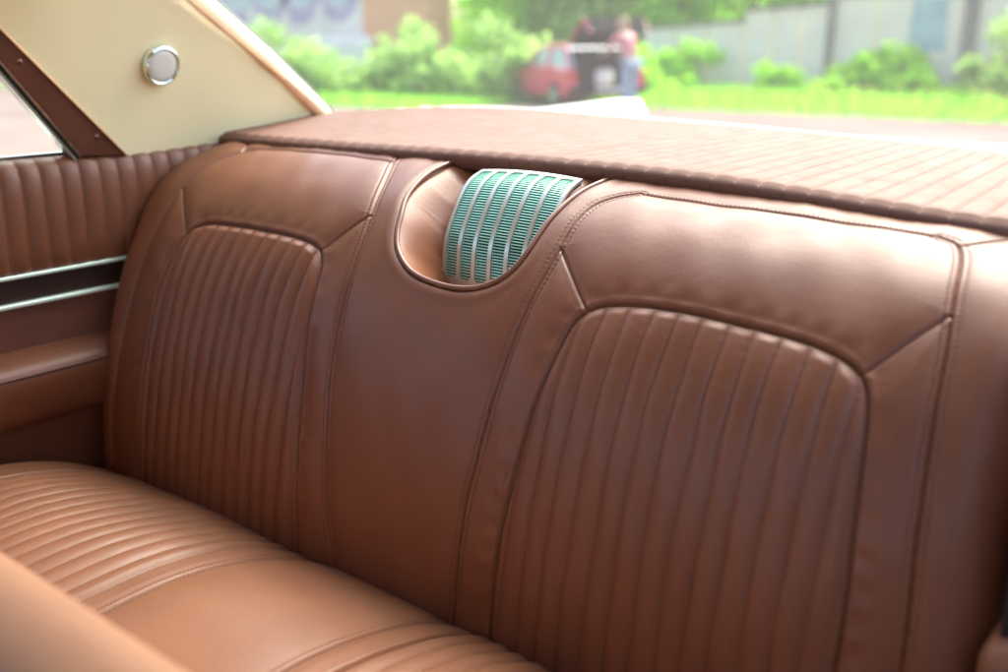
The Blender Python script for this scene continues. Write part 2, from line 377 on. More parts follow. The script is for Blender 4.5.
# rim piping round the recess
q = resamp(UC, .004); p, n = surf_at(q, .0); pp = base(q[:, 0], q[:, 1]); nb = n
rim = pp+n*.0022
keep = q[:, 1] < .775
MB().tube(rim[keep], .0036, 10).build('recess_piping', M['rim'], bench, smooth=True)

# speaker grille on its own housing
GP = cr([(1.009,.834),(1.009,.858),(1.014,.898),(1.028,.927),(1.050,.960),(1.070,.979),(1.097,.989),(1.108,.990)], 14)
GL = np.r_[0, np.cumsum(np.hypot(*np.diff(GP, axis=0).T))]
GLEN = GL[-1]
def gs(x, t, lift=0.):
    """grille surface: x across, t metres along from the bottom"""
    x = np.asarray(x, float); t = np.asarray(t, float)
    y = np.interp(t, GL, GP[:, 0]); z = np.interp(t, GL, GP[:, 1]); e = 2e-3
    ty = np.interp(t+e, GL, GP[:, 0])-np.interp(t-e, GL, GP[:, 0]); tz = np.interp(t+e, GL, GP[:, 1])-np.interp(t-e, GL, GP[:, 1]); l = np.hypot(ty, tz)
    crown = -.004*((x-.018)/.085)**2
    h = lift+crown
    return np.stack([x, y-tz/l*h, z+ty/l*h], -1)
GX0, GX1, GT0, GT1 = -.065, .103, .010, GLEN-.010
# housing
hx = np.linspace(GX0-.011, GX1+.011, 40); ht = np.linspace(-.02, GLEN+.02, 50)
HX, HT = np.meshgrid(hx, ht); ex = np.minimum(HX-hx[0], hx[-1]-HX); hl = -.004-.010*(1-ss_(ex, 0, .008))
Hp = gs(HX, np.clip(HT, 0, GLEN), hl)
Hp[..., 1] += np.where(HT > GLEN, HT-GLEN, 0)*1.6; Hp[..., 2] += np.where(HT > GLEN, (HT-GLEN)*.25, 0); Hp[..., 2] -= np.where(HT < 0, -HT, 0)
back = Hp.copy(); back[..., 1] += .05; back[..., 2] -= .02
hf = gridf(40, 50); n0 = 2000
V_ = np.vstack([Hp.reshape(-1, 3), back.reshape(-1, 3)]); F_ = [tuple(f) for f in hf]+[tuple(f[::-1]+n0) for f in hf]
def edge(ids): return [(a, b, b+n0, a+n0)[::-1] for a, b in zip(ids[:-1], ids[1:])]
ii = np.arange(2000).reshape(50, 40)
F_ += edge(list(ii[0])) + edge(list(ii[:, -1])) + edge(list(ii[-1, ::-1])) + edge(list(ii[::-1, 0]))
obj('grille_housing', V_, F_, M['leather'], bench)
grille = bpy.data.objects.new('speaker_grille', None)
# frame: plate with six tall slots, built as bars following the curve
mbf = MB()
def strip(x0f, x1f, t0, t1, lift, th, n=30):
    tt = np.linspace(t0, t1, n); V = []; F = []
    for t in tt:
        a, b = x0f(t), x1f(t)
        V += [gs(a, t, lift), gs(b, t, lift), gs(b, t, lift-th), gs(a, t, lift-th)]
    for i in range(n-1):
        k = 4*i
        F += [(k, k+1, k+5, k+4), (k+1, k+2, k+6, k+5), (k+2, k+3, k+7, k+6), (k+3, k, k+4, k+7)]
    F += [(3, 2, 1, 0), (4*n-4, 4*n-3, 4*n-2, 4*n-1)]
    return V, F
def wide(t0, t1, lift, th, n, m=24):
    xs = np.linspace(GX0-.003, GX1+.003, m+1); V = []; F = []
    tt = np.linspace(t0, t1, n)
    for L_ in (lift, lift-th): V += [gs(x, t, L_) for t in tt for x in xs]
    g = gridf(m+1, n); o = (m+1)*n
    F = [tuple(f) for f in g]+[tuple(f[::-1]+o) for f in g]+[(i, i+1, o+i+1, o+i)[::-1] for i in range(m)]+[(o-m-1+i, o-m+i, 2*o-m+i, 2*o-m-1+i) for i in range(m)]
    F += [(i*(m+1), (i+1)*(m+1), o+(i+1)*(m+1), o+i*(m+1)) for i in range(n-1)]+[(i*(m+1)+m, (i+1)*(m+1)+m, o+(i+1)*(m+1)+m, o+i*(m+1)+m)[::-1] for i in range(n-1)]
    return V, F
NC = 6; colw = (GX1-GX0)/NC; bar = .0032
for c in range(NC+1):
    xc = GX0+c*colw; w0 = bar if 0 < c < NC else bar*.9
    mbf.add(*strip(lambda t: xc-w0, lambda t: xc+w0, GT0, GT1, .0022, .004))
    if 0 < c < NC: mbf.add(*strip(lambda t: xc-.0009, lambda t: xc+.0009, GT0, GT1, .0012, .004))
mbf.add(*wide(GT0-.006, GT0+.004, .0024, .0045, 5))
mbf.add(*wide(GT1-.003, GT1+.005, .0024, .0045, 5))
# rounded slot corners
for c in range(NC):
    xa, xb = GX0+c*colw+bar, GX0+(c+1)*colw-bar
    for te, sg in ((GT0+.004, 1), (GT1-.003, -1)):
        for xs, sx in ((xa, 1), (xb, -1)):
            r = .006; pts = [gs(xs, te, .0021)]+[gs(xs+sx*r*(1-math.sin(a)), te+sg*r*(1-math.cos(a)), .0021) for a in np.linspace(0, math.pi/2, 6)]
            pts2 = [p_-np.array([0, -.002, .001]) for p_ in pts]; n = len(pts)
            mbf.add(pts+pts2, [tuple(range(n)), tuple(range(n, 2*n))[::-1]]+[(k, (k+1) % n, n+(k+1) % n, n+k) for k in range(n)])
gframe = mbf.build('speaker_grille', M['satin'], bench, smooth=False)
gframe['label'] = 'silver curved grille with six columns of green slats'
mbs = MB(); nsl = 44
for k in range(nsl):
    t = GT0+.006+(GT1-GT0-.011)*k/(nsl-1)
    for c in range(NC):
        xa, xb = GX0+c*colw+bar*.7, GX0+(c+1)*colw-bar*.7
        a0, a1 = gs(xa, t-.0004, .0008), gs(xb, t-.0004, .0008); b0, b1 = gs(xa, t+.0013, .0004), gs(xb, t+.0013, .0004)
        dpt = gs(xa, t, -.004)-gs(xa, t, 0)
        mbs.add([a0, a1, b1, b0, a0+dpt*.4, a1+dpt*.4, b1+dpt*.4, b0+dpt*.4], [(0,1,2,3),(4,7,6,5),(0,4,5,1),(3,2,6,7),(1,5,6,2),(0,3,7,4)])
mbs.build('grille_slats', M['slat'], gframe)
MB().add(*wide(GT0, GT1, -.0022, .001, 40)).build('grille_backing', M['dark'], gframe)
bpy.data.objects.remove(grille)

# ------------------------------------------------------------------ rear seat cushion
CP = cr([(.93,.395),(.87,.415),(.82,.447),(.79,.470),(.72,.504),(.65,.526),(.60,.536),(.55,.540),(.47,.537),(.38,.525),(.32,.505),(.29,.47),(.275,.42),(.27,.35),(.27,.28)], 16)
LC = np.r_[0, np.cumsum(np.hypot(*np.diff(CP, axis=0).T))]
def cbase(u, s):
    y = np.interp(s, LC, CP[:, 0]); z = np.interp(s, LC, CP[:, 1]); e = 2e-3
    ty = np.interp(s+e, LC, CP[:, 0])-np.interp(s-e, LC, CP[:, 0]); tz = np.interp(s+e, LC, CP[:, 1])-np.interp(s-e, LC, CP[:, 1])
    l = np.hypot(ty, tz)+1e-9; ny, nz = tz/l, -ty/l
    X0 = .655; R = .055; a = np.abs(u)-X0; ang = np.clip(a/R, 0, np.pi/2); ex = np.maximum(a-R*np.pi/2, 0)
    x = np.sign(u)*(np.minimum(np.abs(u), X0)+R*np.sin(ang)); dep = R*(1-np.cos(ang))+ex
    dep = dep+.010*np.clip(np.abs(u)/.66, 0, 1)**4
    return np.stack([x, y-ny*dep, z-nz*dep], -1)
DC = .002
uc = np.arange(-.80, .801, DC); sc_ = np.arange(.004, LC[-1]-.004, DC)
U2, S2_ = np.meshgrid(uc, sc_); Bc = cbase(U2, S2_); Nc = normals(Bc)
if np.mean(Nc[..., 2]) < 0: Nc = -Nc
u2, s2 = U2.ravel(), S2_.ravel(); dc = np.zeros(u2.shape)
sF = float(np.interp(.33, CP[::-1, 0], LC[::-1]))
ins_c = {}
for sgn in (-1, 1):
    xi, xm, xo = .168*sgn, .126*sgn, .600*sgn
    d = np.abs(u2-xm); dc += -.003*G(d, .0022)+.001*G(d-.005, .003)+.0003*np.sin(s2*2*np.pi/.006)*G(d-.007, .003)
    lo, hi = min(xi, xo), max(xi, xo); poly = [(lo, -.1), (lo, sF-.02), (lo+.03, sF), (hi-.03, sF), (hi, sF-.02), (hi, -.1)]
    dd, _ = pdist(u2, s2, poly); ii_ = inside(u2, s2, poly); ins_c[sgn] = ii_
    dc += -.0034*G(dd, .0024)
    ph = (u2-xi)/.0302; w = np.abs(np.sin(np.pi*ph)); di = np.where(ii_, dd, 0)
    dc += np.where(ii_, ss_(di, .0, .012)*(.0046*w**.6)+.004*(1-np.exp(-di/.05)), 0)
cmask = np.abs(u2) < .126
dcen = .126-np.abs(u2); dc += np.where(cmask, .007*(1-np.exp(-dcen/.03)), 0)
dc += np.where(~(ins_c[1] | ins_c[-1] | cmask), .003, 0)*ss_(np.abs(np.abs(u2)-.126), 0, .02)
dc += .0016*np.sin(u2*19+2)*np.sin(s2*21+u2*6)
Pc = (Bc.reshape(-1, 3)+Nc.reshape(-1, 3)*dc[:, None]); Fc_ = gridf(len(uc), len(sc_))
if np.mean(np.cross(Pc[Fc_[:, 1]]-Pc[Fc_[:, 0]], Pc[Fc_[:, 3]]-Pc[Fc_[:, 0]])[:, 2]) < 0: Fc_ = Fc_[:, ::-1]
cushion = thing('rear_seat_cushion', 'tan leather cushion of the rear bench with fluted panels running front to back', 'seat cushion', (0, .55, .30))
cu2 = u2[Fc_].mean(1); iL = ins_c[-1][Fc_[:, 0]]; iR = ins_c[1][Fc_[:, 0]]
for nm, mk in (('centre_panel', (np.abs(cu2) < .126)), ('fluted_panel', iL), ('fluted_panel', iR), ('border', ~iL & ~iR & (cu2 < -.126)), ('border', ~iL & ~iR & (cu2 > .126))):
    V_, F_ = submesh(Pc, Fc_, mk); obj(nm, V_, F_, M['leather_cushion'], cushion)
def csurf(q, lift):
    P = np.array(q); i = np.clip(((P[:, 0]-uc[0])/DC).round().astype(int), 0, len(uc)-1); j = np.clip(((P[:, 1]-sc_[0])/DC).round().astype(int), 0, len(sc_)-1)
    n = Nc[j, i]; return Pc.reshape(*U2.shape, 3)[j, i]+n*lift, n
for x in (-.126, .126):
    mb = MB()
    for o_ in (-.0072, .0072):
        q = np.stack([np.full(220, x+o_), np.linspace(.06, sF+.1, 220)], 1); p, n = csurf(q, .0003); mb.add(*stitches(p, n))
    mb.build('seam_stitching', M['thread_dark'], cushion)
for sgn in (-1, 1):
    mb = MB()
    for k in range(0, 15):
        x = .168*sgn+k*.0302*sgn
        if abs(x) > .598: break
        q = np.stack([np.full(220, x+.0012), np.linspace(.06, sF-.02, 220)], 1); p, n = csurf(q, .0004); mb.add(*stitches(p, n, L=.0026, w=.0005, pitch=.0062))
    mb.build('flute_stitching', M['thread_dark'], cushion)

# ------------------------------------------------------------------ parcel shelf
XL = np.array([-.74,-.40,-.116,.067,.225,.363,.484,.595,.74]); ZL = np.array([1.002,1.0035,1.0075,1.0072,1.0055,1.000,.993,.9868,.982])
XB = np.array([-.74,-.62,-.48,-.216,.1,.515,.74]); YB = np.array([1.33,1.50,1.66,1.79,1.79,1.62,1.36]); ZB = np.array([1.022,1.036,1.035,1.017,1.009,1.006,1.008])
XLs, ZLs = cr(np.stack([XL, ZL], 1), 8).T; XBs, YBs, ZBs = cr(np.stack([XB, YB, ZB], 1), 8).T
def shelf_pt(x, t):
    yf = 1.128-.030*np.clip(x/.7, 0, 1)**2; zf = np.interp(x, XLs, ZLs); yb = np.interp(x, XBs, YBs); zb = np.interp(x, XBs, ZBs)
    return yf+(yb-yf)*t, zf+(zb-zf)*t
xs_ = np.arange(-.735, .7351, .002)
ts_ = np.r_[np.linspace(0, .06, 16), np.linspace(.075, 1, 50)]
rows = []
w = np.abs(np.sin(np.pi*(xs_-.253)/.032))**.4
yf, zf = shelf_pt(xs_, 0*xs_)
for hgt, fwd in ((-.030, .030), (-.028, .010), (-.024, .004), (-.016, -.001), (-.008, -.002), (-.003, 0.0005)):
    k = 1. if hgt > -.026 else 0
    rows.append(np.stack([xs_, yf+fwd-.0032*w*k, zf+hgt], -1))
for t in ts_:
    y, z = shelf_pt(xs_, t); fl = .0040*w*(1-ss_(np.full_like(xs_, t), .93, 1.))
    rows.append(np.stack([xs_, y+.004, z+fl-.004*np.exp(-t/.008)], -1))
A = np.array(rows); shelf = thing('parcel_shelf', 'fluted pale brown leather parcel shelf under the rear window', 'parcel shelf', (0, 1.4, .98))
V_ = A.reshape(-1, 3); obj('padded_top', V_, gridf(len(xs_), len(A))[:, ::-1] if False else gridf(len(xs_), len(A)), M['shelf'], shelf)
mb = MB()
for k in range(-32, 20):
    x = .253+k*.032
    if not -.70 < x < .72: continue
    t = np.linspace(.004, .9, 160); y, z = shelf_pt(np.full_like(t, x), t)
    P = np.stack([np.full_like(t, x), y+.004, z+.0006], -1); mb.add(*stitches(P, np.tile([0, 0, 1.], (160, 1)), pitch=.0065))
mb.build('flute_stitching', M['thread'], shelf)
# board under it
yb = np.interp(xs_, XBs, YBs); zb = np.interp(xs_, XBs, ZBs)
MB().add([(x, a, b) for x, a, b in zip(xs_, yf+.012, zf-.031)]+[(x, a, b-.012) for x, a, b in zip(xs_, yb+.01, zb)]
         + [(x, a, b-.015) for x, a, b in zip(xs_, yf+.012, zf-.031)]+[(x, a, b-.03) for x, a, b in zip(xs_, yb+.01, zb)],
         [(i, i+1, i+1+len(xs_), i+len(xs_)) for i in range(len(xs_)-1)]+[(i+1+2*len(xs_), i+2*len(xs_), i+3*len(xs_), i+1+3*len(xs_)) for i in range(len(xs_)-1)]).build('board', M['carpet'], shelf)

# ------------------------------------------------------------------ left rear door
door = thing('rear_door', 'rear door with fluted brown leather top panel, two chrome strips and padded armrest', 'car door', (-.76, .4, .3))
YD0, YD1 = -.25, 1.135
ys_ = np.arange(YD0, YD1, .0025)
# fluted upper panel, rolled over the sill at the top
wd = np.abs(np.sin(np.pi*(ys_-.742)/.0335))**.6
rows = []
def sillz(y): return np.interp(y, [0, .7, .95, 1.05, 1.14], [.985, .988, .988, .990, .996])
for (dx, dz, k) in ((.000, -.186, 0), (.004, -.184, .6), (.007, -.175, 1), (.008, -.14, 1), (.009, -.10, 1), (.009, -.06, 1), (.007, -.035, 1), (.002, -.016, .8), (-.007, -.005, .3), (-.018, -.0005, .1), (-.030, .000, .3), (-.040, -.001, 0), (-.042, -.03, 0)):
    zz = sillz(ys_)
    rows.append(np.stack([-.725+dx+.0055*wd*k*(1 if dz < -.004 else .2), ys_, np.where(dz < -.12, .990+dz, zz+dz)+.003*wd*k*(1 if dz > -.02 else 0)], -1))
A = np.array(rows)
up = obj('fluted_panel', A.reshape(-1, 3), gridf(len(ys_), len(A))[:, ::-1], M['leather'], door)
mb = MB()
for k in range(-30, 14):
    y = .742+k*.0335
    if YD0+.02 < y < YD1-.02:
        P = np.array([(-.725+.0095, y+.001, z) for z in np.linspace(.82, .955, 40)]); mb.add(*stitches(P, np.tile([1., 0, 0], (40, 1)), pitch=.006))
mb.build('flute_stitching', M['thread'], up)
def bar_y(x0, x1, z0, z1, y0, y1, bev): return MB().box((x0, y0, z0), (x1, y1, z1), bev)
bar_y(-.80, -.7235, .762, .803, YD0, .93, .0).build('dark_band', M['dark_band'], door)
bar_y(-.728, -.7115, .8020, .8085, YD0, .925, .0022).build('chrome_strip', M['strip'], door, smooth=True)
bar_y(-.728, -.7130, .7550, .7625, YD0, .915, .0025).build('chrome_strip', M['strip'], door, smooth=True)
bar_y(-.80, -.7245, .62, .757, YD0, .95, .0).build('middle_panel', M['brown_paint'], door)
# armrest: padded, top slopes slightly
ya = np.linspace(YD0, .93, 90)
prof_a = cr([(-.724,.560),(-.690,.565),(-.672,.585),(-.664,.615),(-.661,.640),(-.663,.655),(-.672,.667),(-.688,.676),(-.705,.681),(-.724,.684)], 5)
rows = []
for y in ya:
    k = 1-ss_(np.array(y), .87, .93)*.7
    rows.append(np.stack([-.724+(prof_a[:, 0]+.724)*k, np.full(len(prof_a), y), prof_a[:, 1]-.02*(1-k)], -1))
A = np.array(rows); arm = obj('armrest', A.reshape(-1, 3), gridf(len(prof_a), len(A))[:, ::-1], M['leather'], door)
MB().tube([(-.6625, y, .6565) for y in np.linspace(YD0, .88, 40)], .0022, 8).build('piping', M['piping'], arm, smooth=True)
bar_y(-.80, -.7255, .18, .62, YD0, .96, .0).build('lower_panel', M['leather'], door)
# window frame on the inward-leaning plane x = -.72 + ... (k = .33)
def tp(y, z, o=0.): return np.array([-.72+.33*(z-1.0)+o, y, z])
frA0, frA1 = np.array([.716-.216*.5, 1.182+.202*.5]), np.array([.932, .980])
frA0 = np.array([.932, .980])+(np.array([.716, 1.182])-np.array([.932, .980]))*1.75
frB0 = np.array([.853, .986])+(np.array([.717, 1.140])-np.array([.853, .986]))*2.1
fr = MB().prism([tp(*frA1, .004), tp(*frA0, .004), tp(*frB0, .004), tp(.853, .986, .004)], (-.03, 0, 0)).build('window_frame', M['brown_paint'], door)
e = MB().tube([tp(*frA1, .006), tp(*frA0, .006)], .0022, 8).build('edge_trim', M['cream_trim'], fr, smooth=True)
for (y, z) in ((.744, 1.137), (.875, 1.015)):
    MB().disc(tp(y, z, .003), (1, 0, -.33), [(.0001, .0), (.005, .0), (.005, .0012), (.0035, .0020), (.0012, .0024), (.0012, .0012), (.0001, .001)], 16).build('screw', M['screw'], fr, smooth=True, sharp=30)
dB = (frB0-np.array([.853, .986])); perp = np.array([-dB[1], dB[0]]); perp = perp/np.linalg.norm(perp)
if perp[0] > 0: perp = -perp
for nm, o1, o2, m_, ox in (('chrome_edge', .001, .0055, 'chrome', .004), ('weather_seal', .006, .010, 'seal', .000), ('chrome_edge', .0105, .014, 'satin', .001)):
    a, b = np.array([.853, .986]), frB0
    MB().prism([tp(*(a+perp*o1), ox), tp(*(b+perp*o1), ox), tp(*(b+perp*o2), ox), tp(*(a+perp*o2), ox)], (-.018, 0, 0)).build(nm, M[m_], door)
MB().tube([(-.745, y, .9895) for y in (YD0, .4, .86)], .0035, 8).build('chrome_edge', M['chrome'], door, smooth=True)
MB().prism([tp(.86, .985, -.02), tp(frB0[0]+.01, frB0[1]+.005, -.02), tp(-.2, frB0[1]+.005, -.02), tp(-.25, .985, -.02)], (-.004, 0, 0)).build('window_pane', M['glass'], door)
bar_y(-.86, -.80, .2, .975, YD0, 1.15, .0).build('outer_skin', M['white_paint'], door)

# ------------------------------------------------------------------ rear roof pillar with cream panel
pillar = thing('rear_roof_pillar', 'cream vinyl roof pillar panel between the side window and the rear window', 'car pillar', (-.74, 1.2, .98))
pTop = 1.36
def line(a, b, z): t = (z-a[1])/(b[1]-a[1]); return a[0]+(b[0]-a[0])*t
fa = lambda z: line(frA1, frA0, z)
ga = lambda z: float(np.interp(z, [1.0, 1.019, 1.131, 1.233, 1.30, 1.36], [1.385, 1.364, 1.198, 1.031, .91, .80]))
zz = np.linspace(.965, pTop, 30); V_ = []; nx = 36
for z in zz:
    a, b = fa(z)-.002, ga(z)
    if b < a+.01: b = a+.01
    for q in np.linspace(0, 1, nx):
        y = a+(b-a)*q; V_.append(tp(y, z, .002*math.sin(y*14+z*9)+.0012*math.sin(y*33-z*25)))
F_ = gridf(nx, 30); VV = np.array(V_); V2 = VV+np.array([-.03, 0, 0])
side = [(k, k+nx) for k in range(0, nx*29, nx)]
F2 = [tuple(f[::-1]) for f in F_]+[tuple(f+len(VV)) for f in F_]+[(a, b, b+len(VV), a+len(VV)) for a, b in side]+[(a+nx-1, b+nx-1, b+nx-1+len(VV), a+nx-1+len(VV))[::-1] for a, b in side]
obj('cream_panel', np.vstack([VV, V2]), F2, M['cream'], pillar, smooth=True, sharp=50)
# peach coloured edge roll and dark seal down the rear window
e1 = np.array([tp(ga(z), z, .006) for z in np.linspace(.99, pTop, 30)])
T_ = np.gradient(e1, axis=0); T_ /= np.linalg.norm(T_, axis=1, keepdims=True)
back = np.cross(T_, [1, 0, 0.]); back /= np.linalg.norm(back, axis=1, keepdims=True); back *= np.sign(back[:, 1:2])
def ribbon(c, w0, w1, th, n=7, bulge=.006):
    V = []; F = []
    for k in range(n):
        q = k/(n-1); V.append(c+back*(w0+(w1-w0)*q)+np.array([1, 0, 0.])*bulge*math.sin(math.pi*q))
    V = np.array(V); m = V.shape[1]; F = gridf(m, n); B = V[[0, -1]]-np.array([th, 0, 0.])
    A = np.vstack([V.reshape(-1, 3), B.reshape(-1, 3)]); o = n*m
    F = [tuple(f) for f in F]+[(i, i+1, o+i+1, o+i)[::-1] for i in range(m-1)]+[((n-1)*m+i, (n-1)*m+i+1, o+m+i+1, o+m+i) for i in range(m-1)]
    return A, F
obj('edge_roll', *ribbon(e1, -.004, .022, .02), M['cream_trim'], pillar)
obj('pale_bead', *ribbon(e1+np.array([-.002, 0, 0]), .022, .030, .02, 4, .002), M['cream'], pillar)
obj('window_seal', *ribbon(e1+np.array([-.004, 0, 0]), .030, .036, .02, 4, .002), M['seal'], pillar)
lamp = thing('courtesy_lamp', 'small round chrome interior lamp on the cream pillar panel', 'lamp', tuple(tp(.985, 1.130, .003)))
ax = np.array([1, 0, -.33]); lc = tp(.985, 1.130, .0)
bz = MB().disc(lc, ax, [(.0001, 0), (.034, 0), (.0345, .006), (.033, .010), (.0300, .0115), (.0280, .010), (.0275, .006), (.0001, .006)], 48).build('bezel', M['chrome'], lamp, smooth=True, sharp=60)
MB().disc(lc+ax*.001, ax, [(.0001, .002), (.0262, .003), (.0262, .0075), (.025, .0088), (.018, .0094), (.009, .0097), (.0001, .0098)], 48).build('lens', M['lens'], lamp, smooth=True, sharp=70)
MB().box(tuple(lc+np.array([.006, -.034, -.004])), tuple(lc+np.array([.012, -.028, .002])), .001).build('switch', M['satin'], lamp)

# ------------------------------------------------------------------ roof, floor, rear window, right quarter, tail of the car
roof = thing('car_roof', 'cream lined roof over the cabin, out of the picture above the seat', 'car roof', (0, .3, 1.36))
xs2 = np.linspace(-.60, .60, 25); yr = np.linspace(-.75, .86, 20)
V_ = [(x, y, 1.385-.045*(x/.6)**2-.05*max(0, (abs(y-.1)-.4)/.6)**2) for y in yr for x in xs2]; n = len(V_)
V_ += [(x*1.02, y, z+.035) for x, y, z in V_]; F_ = gridf(25, 20)
ed = lambda ids: [(a, b, b+n, a+n) for a, b in zip(ids[:-1], ids[1:])]
iR_ = np.arange(n).reshape(20, 25)
F2 = [tuple(f[::-1]) for f in F_]+[tuple(f+n) for f in F_]+ed(list(iR_[0]))+ed(list(iR_[:, -1]))+ed(list(iR_[-1, ::-1]))+ed(list(iR_[::-1, 0]))
obj('headliner', V_, F2, M['headliner'], roof)
# rear window
def gl(x, q):
    yb = float(np.interp(x, XBs, YBs)); zb = float(np.interp(x, XBs, ZBs)); xt = x*.82; yt = .85+.02*(1-(x/.72)**2); zt = 1.355-.03*(x/.72)**2
    b = .05*math.sin(math.pi*q)*(1-(x/.72)**2)
    return (x+(xt-x)*q, yb+.01+(yt-yb)*q+b, zb-.004+(zt-zb)*q+b)
gx = np.linspace(-.72, .72, 37); gq = np.linspace(0, 1, 20)
V_ = [gl(x, q) for q in gq for x in gx]; n = len(V_); V_ += [(x, y+.003, z+.003) for x, y, z in V_]; F_ = gridf(37, 20)
rw = thing('rear_window', 'curved rear window of the car above the parcel shelf', 'car window', (0, 1.6, 1.01))
obj('glass_pane', V_, [tuple(f) for f in F_], M['glass'], rw) if False else obj('glass_pane', V_[:n], [tuple(f) for f in F_], M['dusty_glass'], rw)
MB().tube([np.array(gl(x, 0))+np.array([0, .004, .002]) for x in gx], .003, 8).build('bottom_seal', M['satin'], rw, smooth=True)
# right quarter trim beside the open door
rq = thing('door_pillar_trim', 'brown leather end trim at the right edge of the bench beside the open doorway', 'car trim', (.76, .9, .3))
MB().box((.728, .835, .20), (.80, 1.12, .99), .012).build('trim_panel', M['leather'], rq, smooth=True, sharp=40)
MB().tube([(.728, .832, z) for z in np.linspace(.3, .93, 20)], .004, 8).build('door_seal', M['dark'], rq, smooth=True)
MB().box((.712, .800, .60), (.80, .96, .682), .022).build('armrest_end', M['leather_cushion'], rq, smooth=True, sharp=60)
MB().box((-.80, -1.2, .15), (.80, 1.75, .22)).build('cabin_floor', M['carpet'], tag(bpy.data.objects.new('car_floor', None), 'dark carpeted floor of the car cabin below the cushion', 'car floor'))
fl_ = [o for o in bpy.data.objects if o.name == 'car_floor'][0]; C.objects.link(fl_)
# rest of the cabin shell (beside and behind the camera): it shades the inside
rd = thing('near_side_blocker', 'closed lower body added on the near side to block light, unseen below the camera', 'car door', (.86, 0, .2))
MB().box((.83, -1.2, .2), (.92, .83, .97), .01).build('door_body', M['white_paint'], rd)  # unseen closed side, added to stop light pouring in from the open doorway
fd = thing('front_door', 'front door of the car on the far side, ahead of the rear door', 'car door', (-.8, -.7, .2))
MB().box((-.86, -1.2, .2), (-.72, -.26, .97), .01).build('door_body', M['leather'], fd)
dsh = thing('dashboard', 'brown padded dashboard at the front of the cabin, behind the camera', 'dashboard', (0, -1.3, .2))
MB().box((-.86, -1.45, .2), (.90, -1.21, .98), .03).build('dashboard_body', M['leather'], dsh)
MB().box((.60, -1.1, 1.24), (.72, 1.05, 1.38), .02).build('added_shade_rail', M['headliner'], roof, smooth=True, sharp=40)  # unseen rail, added to cut sky light on the near side
# front seat back, its top roll close to the camera
fs = thing('front_seat', 'tan leather top of the front seat, out of focus in the bottom left corner', 'car seat', (0, .2, .22))
FZ = .019
fp = cr([(.375,.25),(.352,.45),(.336,.60),(.325,.69),(.312,.735),(.290,.762),(.262,.772),(.228,.765),(.205,.745),(.185,.70),(.165,.60),(.15,.45),(.14,.25)], 8)
nxs = np.linspace(-.70, .50, 60); rows = []
for x in nxs:
    k = ss_(np.array(abs(x+.10)), .52, .60); rows.append(np.stack([np.full(len(fp), x), .26+(fp[:, 0]-.26)*(1-.5*k), fp[:, 1]+FZ-.05*k*(fp[:, 1]-.2)/.5], -1))
A = np.array(rows); V_ = A.reshape(-1, 3); m_ = len(fp)
obj('backrest', V_, [tuple(f[::-1]) for f in gridf(m_, 60)]+[tuple(range(m_)), tuple(range(59*m_, 60*m_))[::-1]], M['leather_front'], fs)
# tail of the car beyond the rear window
tail = thing('car_tail', 'white rear fender and pink boot lid of the car seen through its rear window', 'car body', (0, 2.2, .4))
fin = cr([(1.40,.965),(1.7,.975),(2.1,.988),(2.45,.997),(2.72,1.002),(2.76,.985)], 8)
for sg in (-1, 1):
    V_ = []
    for y, z in fin: V_ += [(sg*.76, y, z-.05), (sg*.765, y, z-.03), (sg*.785, y, z), (sg*.83, y, z), (sg*.86, y, z-.03), (sg*.88, y, .35)]
    n = len(fin); F_ = [tuple(f) for f in gridf(6, n)]+[tuple(range(6)), tuple(range(6*n-6, 6*n))]
    obj('fender', V_, F_, M['white_paint'], tail, smooth=True, sharp=35)
V_ = [(x, y, .952-.03*((y-1.8)/1.0)**2-.008*(x/.76)**2) for y in np.linspace(1.42, 2.72, 14) for x in np.linspace(-.757, .757, 16)]
n = len(V_); V_ += [(x, y, z-.02) for x, y, z in V_]; F_ = gridf(16, 14)
obj('boot_lid', V_, [tuple(f) for f in F_]+[tuple(f[::-1]+n) for f in F_], M['pink_paint'], tail)

# ------------------------------------------------------------------ outside
M['ground'] = mat('pale_ground', (.27, .215, .19), .95, spec=.0, var=.25, vscale=.5, col2=(.21, .15, .135), bump2=.3, b2scale=3)
M['soil'] = mat('verge_soil', (.16, .20, .07), .95, var=.3, vscale=.6)
def sheet(name, x0, x1, y0, y1, z, m, n=24):
    xx = np.linspace(x0, x1, n); yy = np.linspace(y0, y1, n); V = [(x, y, z) for y in yy for x in xx]
    o = obj(name, V, gridf(n, n), m); o['kind'] = 'structure'; return o
sheet('ground', -300, 300, -100, 400, 0., M['ground'], 8)
sheet('grass_verge', -60, 40, 17.0, 60, .006, M['soil'], 12)
sheet('near_verge', -60, -11.8, 13.6, 16.995, .008, M['soil'], 12)
def leafmat(nm, c, v=.35, sc=1.5):
    m = mat(nm, c, .55, var=v, vscale=sc); p = m.node_tree.nodes['Principled BSDF']
    p.inputs['Subsurface Weight'].default_value = 0
    # thin leaves pass some light: mix in a translucent shader
    nt = m.node_tree; t = nt.nodes.new('ShaderNodeBsdfTranslucent'); t.inputs[0].default_value = (min(.9, c[0]*2.0), min(.9, c[1]*1.8), c[2]*1.3, 1)
    mx = nt.nodes.new('ShaderNodeMixShader'); mx.inputs[0].default_value = .62; o = nt.nodes['Material Output']
    nt.links.new(p.outputs[0], mx.inputs[1]); nt.links.new(t.outputs[0], mx.inputs[2]); nt.links.new(mx.outputs[0], o.inputs[0]); return m
M['leafA'] = leafmat('leaf_bright', (.24, .50, .045)); M['leafB'] = leafmat('leaf_mid', (.22, .48, .045)); M['leafC'] = leafmat('leaf_pale', (.24, .41, .15))
M['grass'] = leafmat('grass_green', (.19, .46, .06), .3, .8); M['bark'] = mat('bark', (.12, .09, .07), .9, var=.3, vscale=5)
M['flower'] = mat('yellow_flower', (.75, .55, .05), .6)
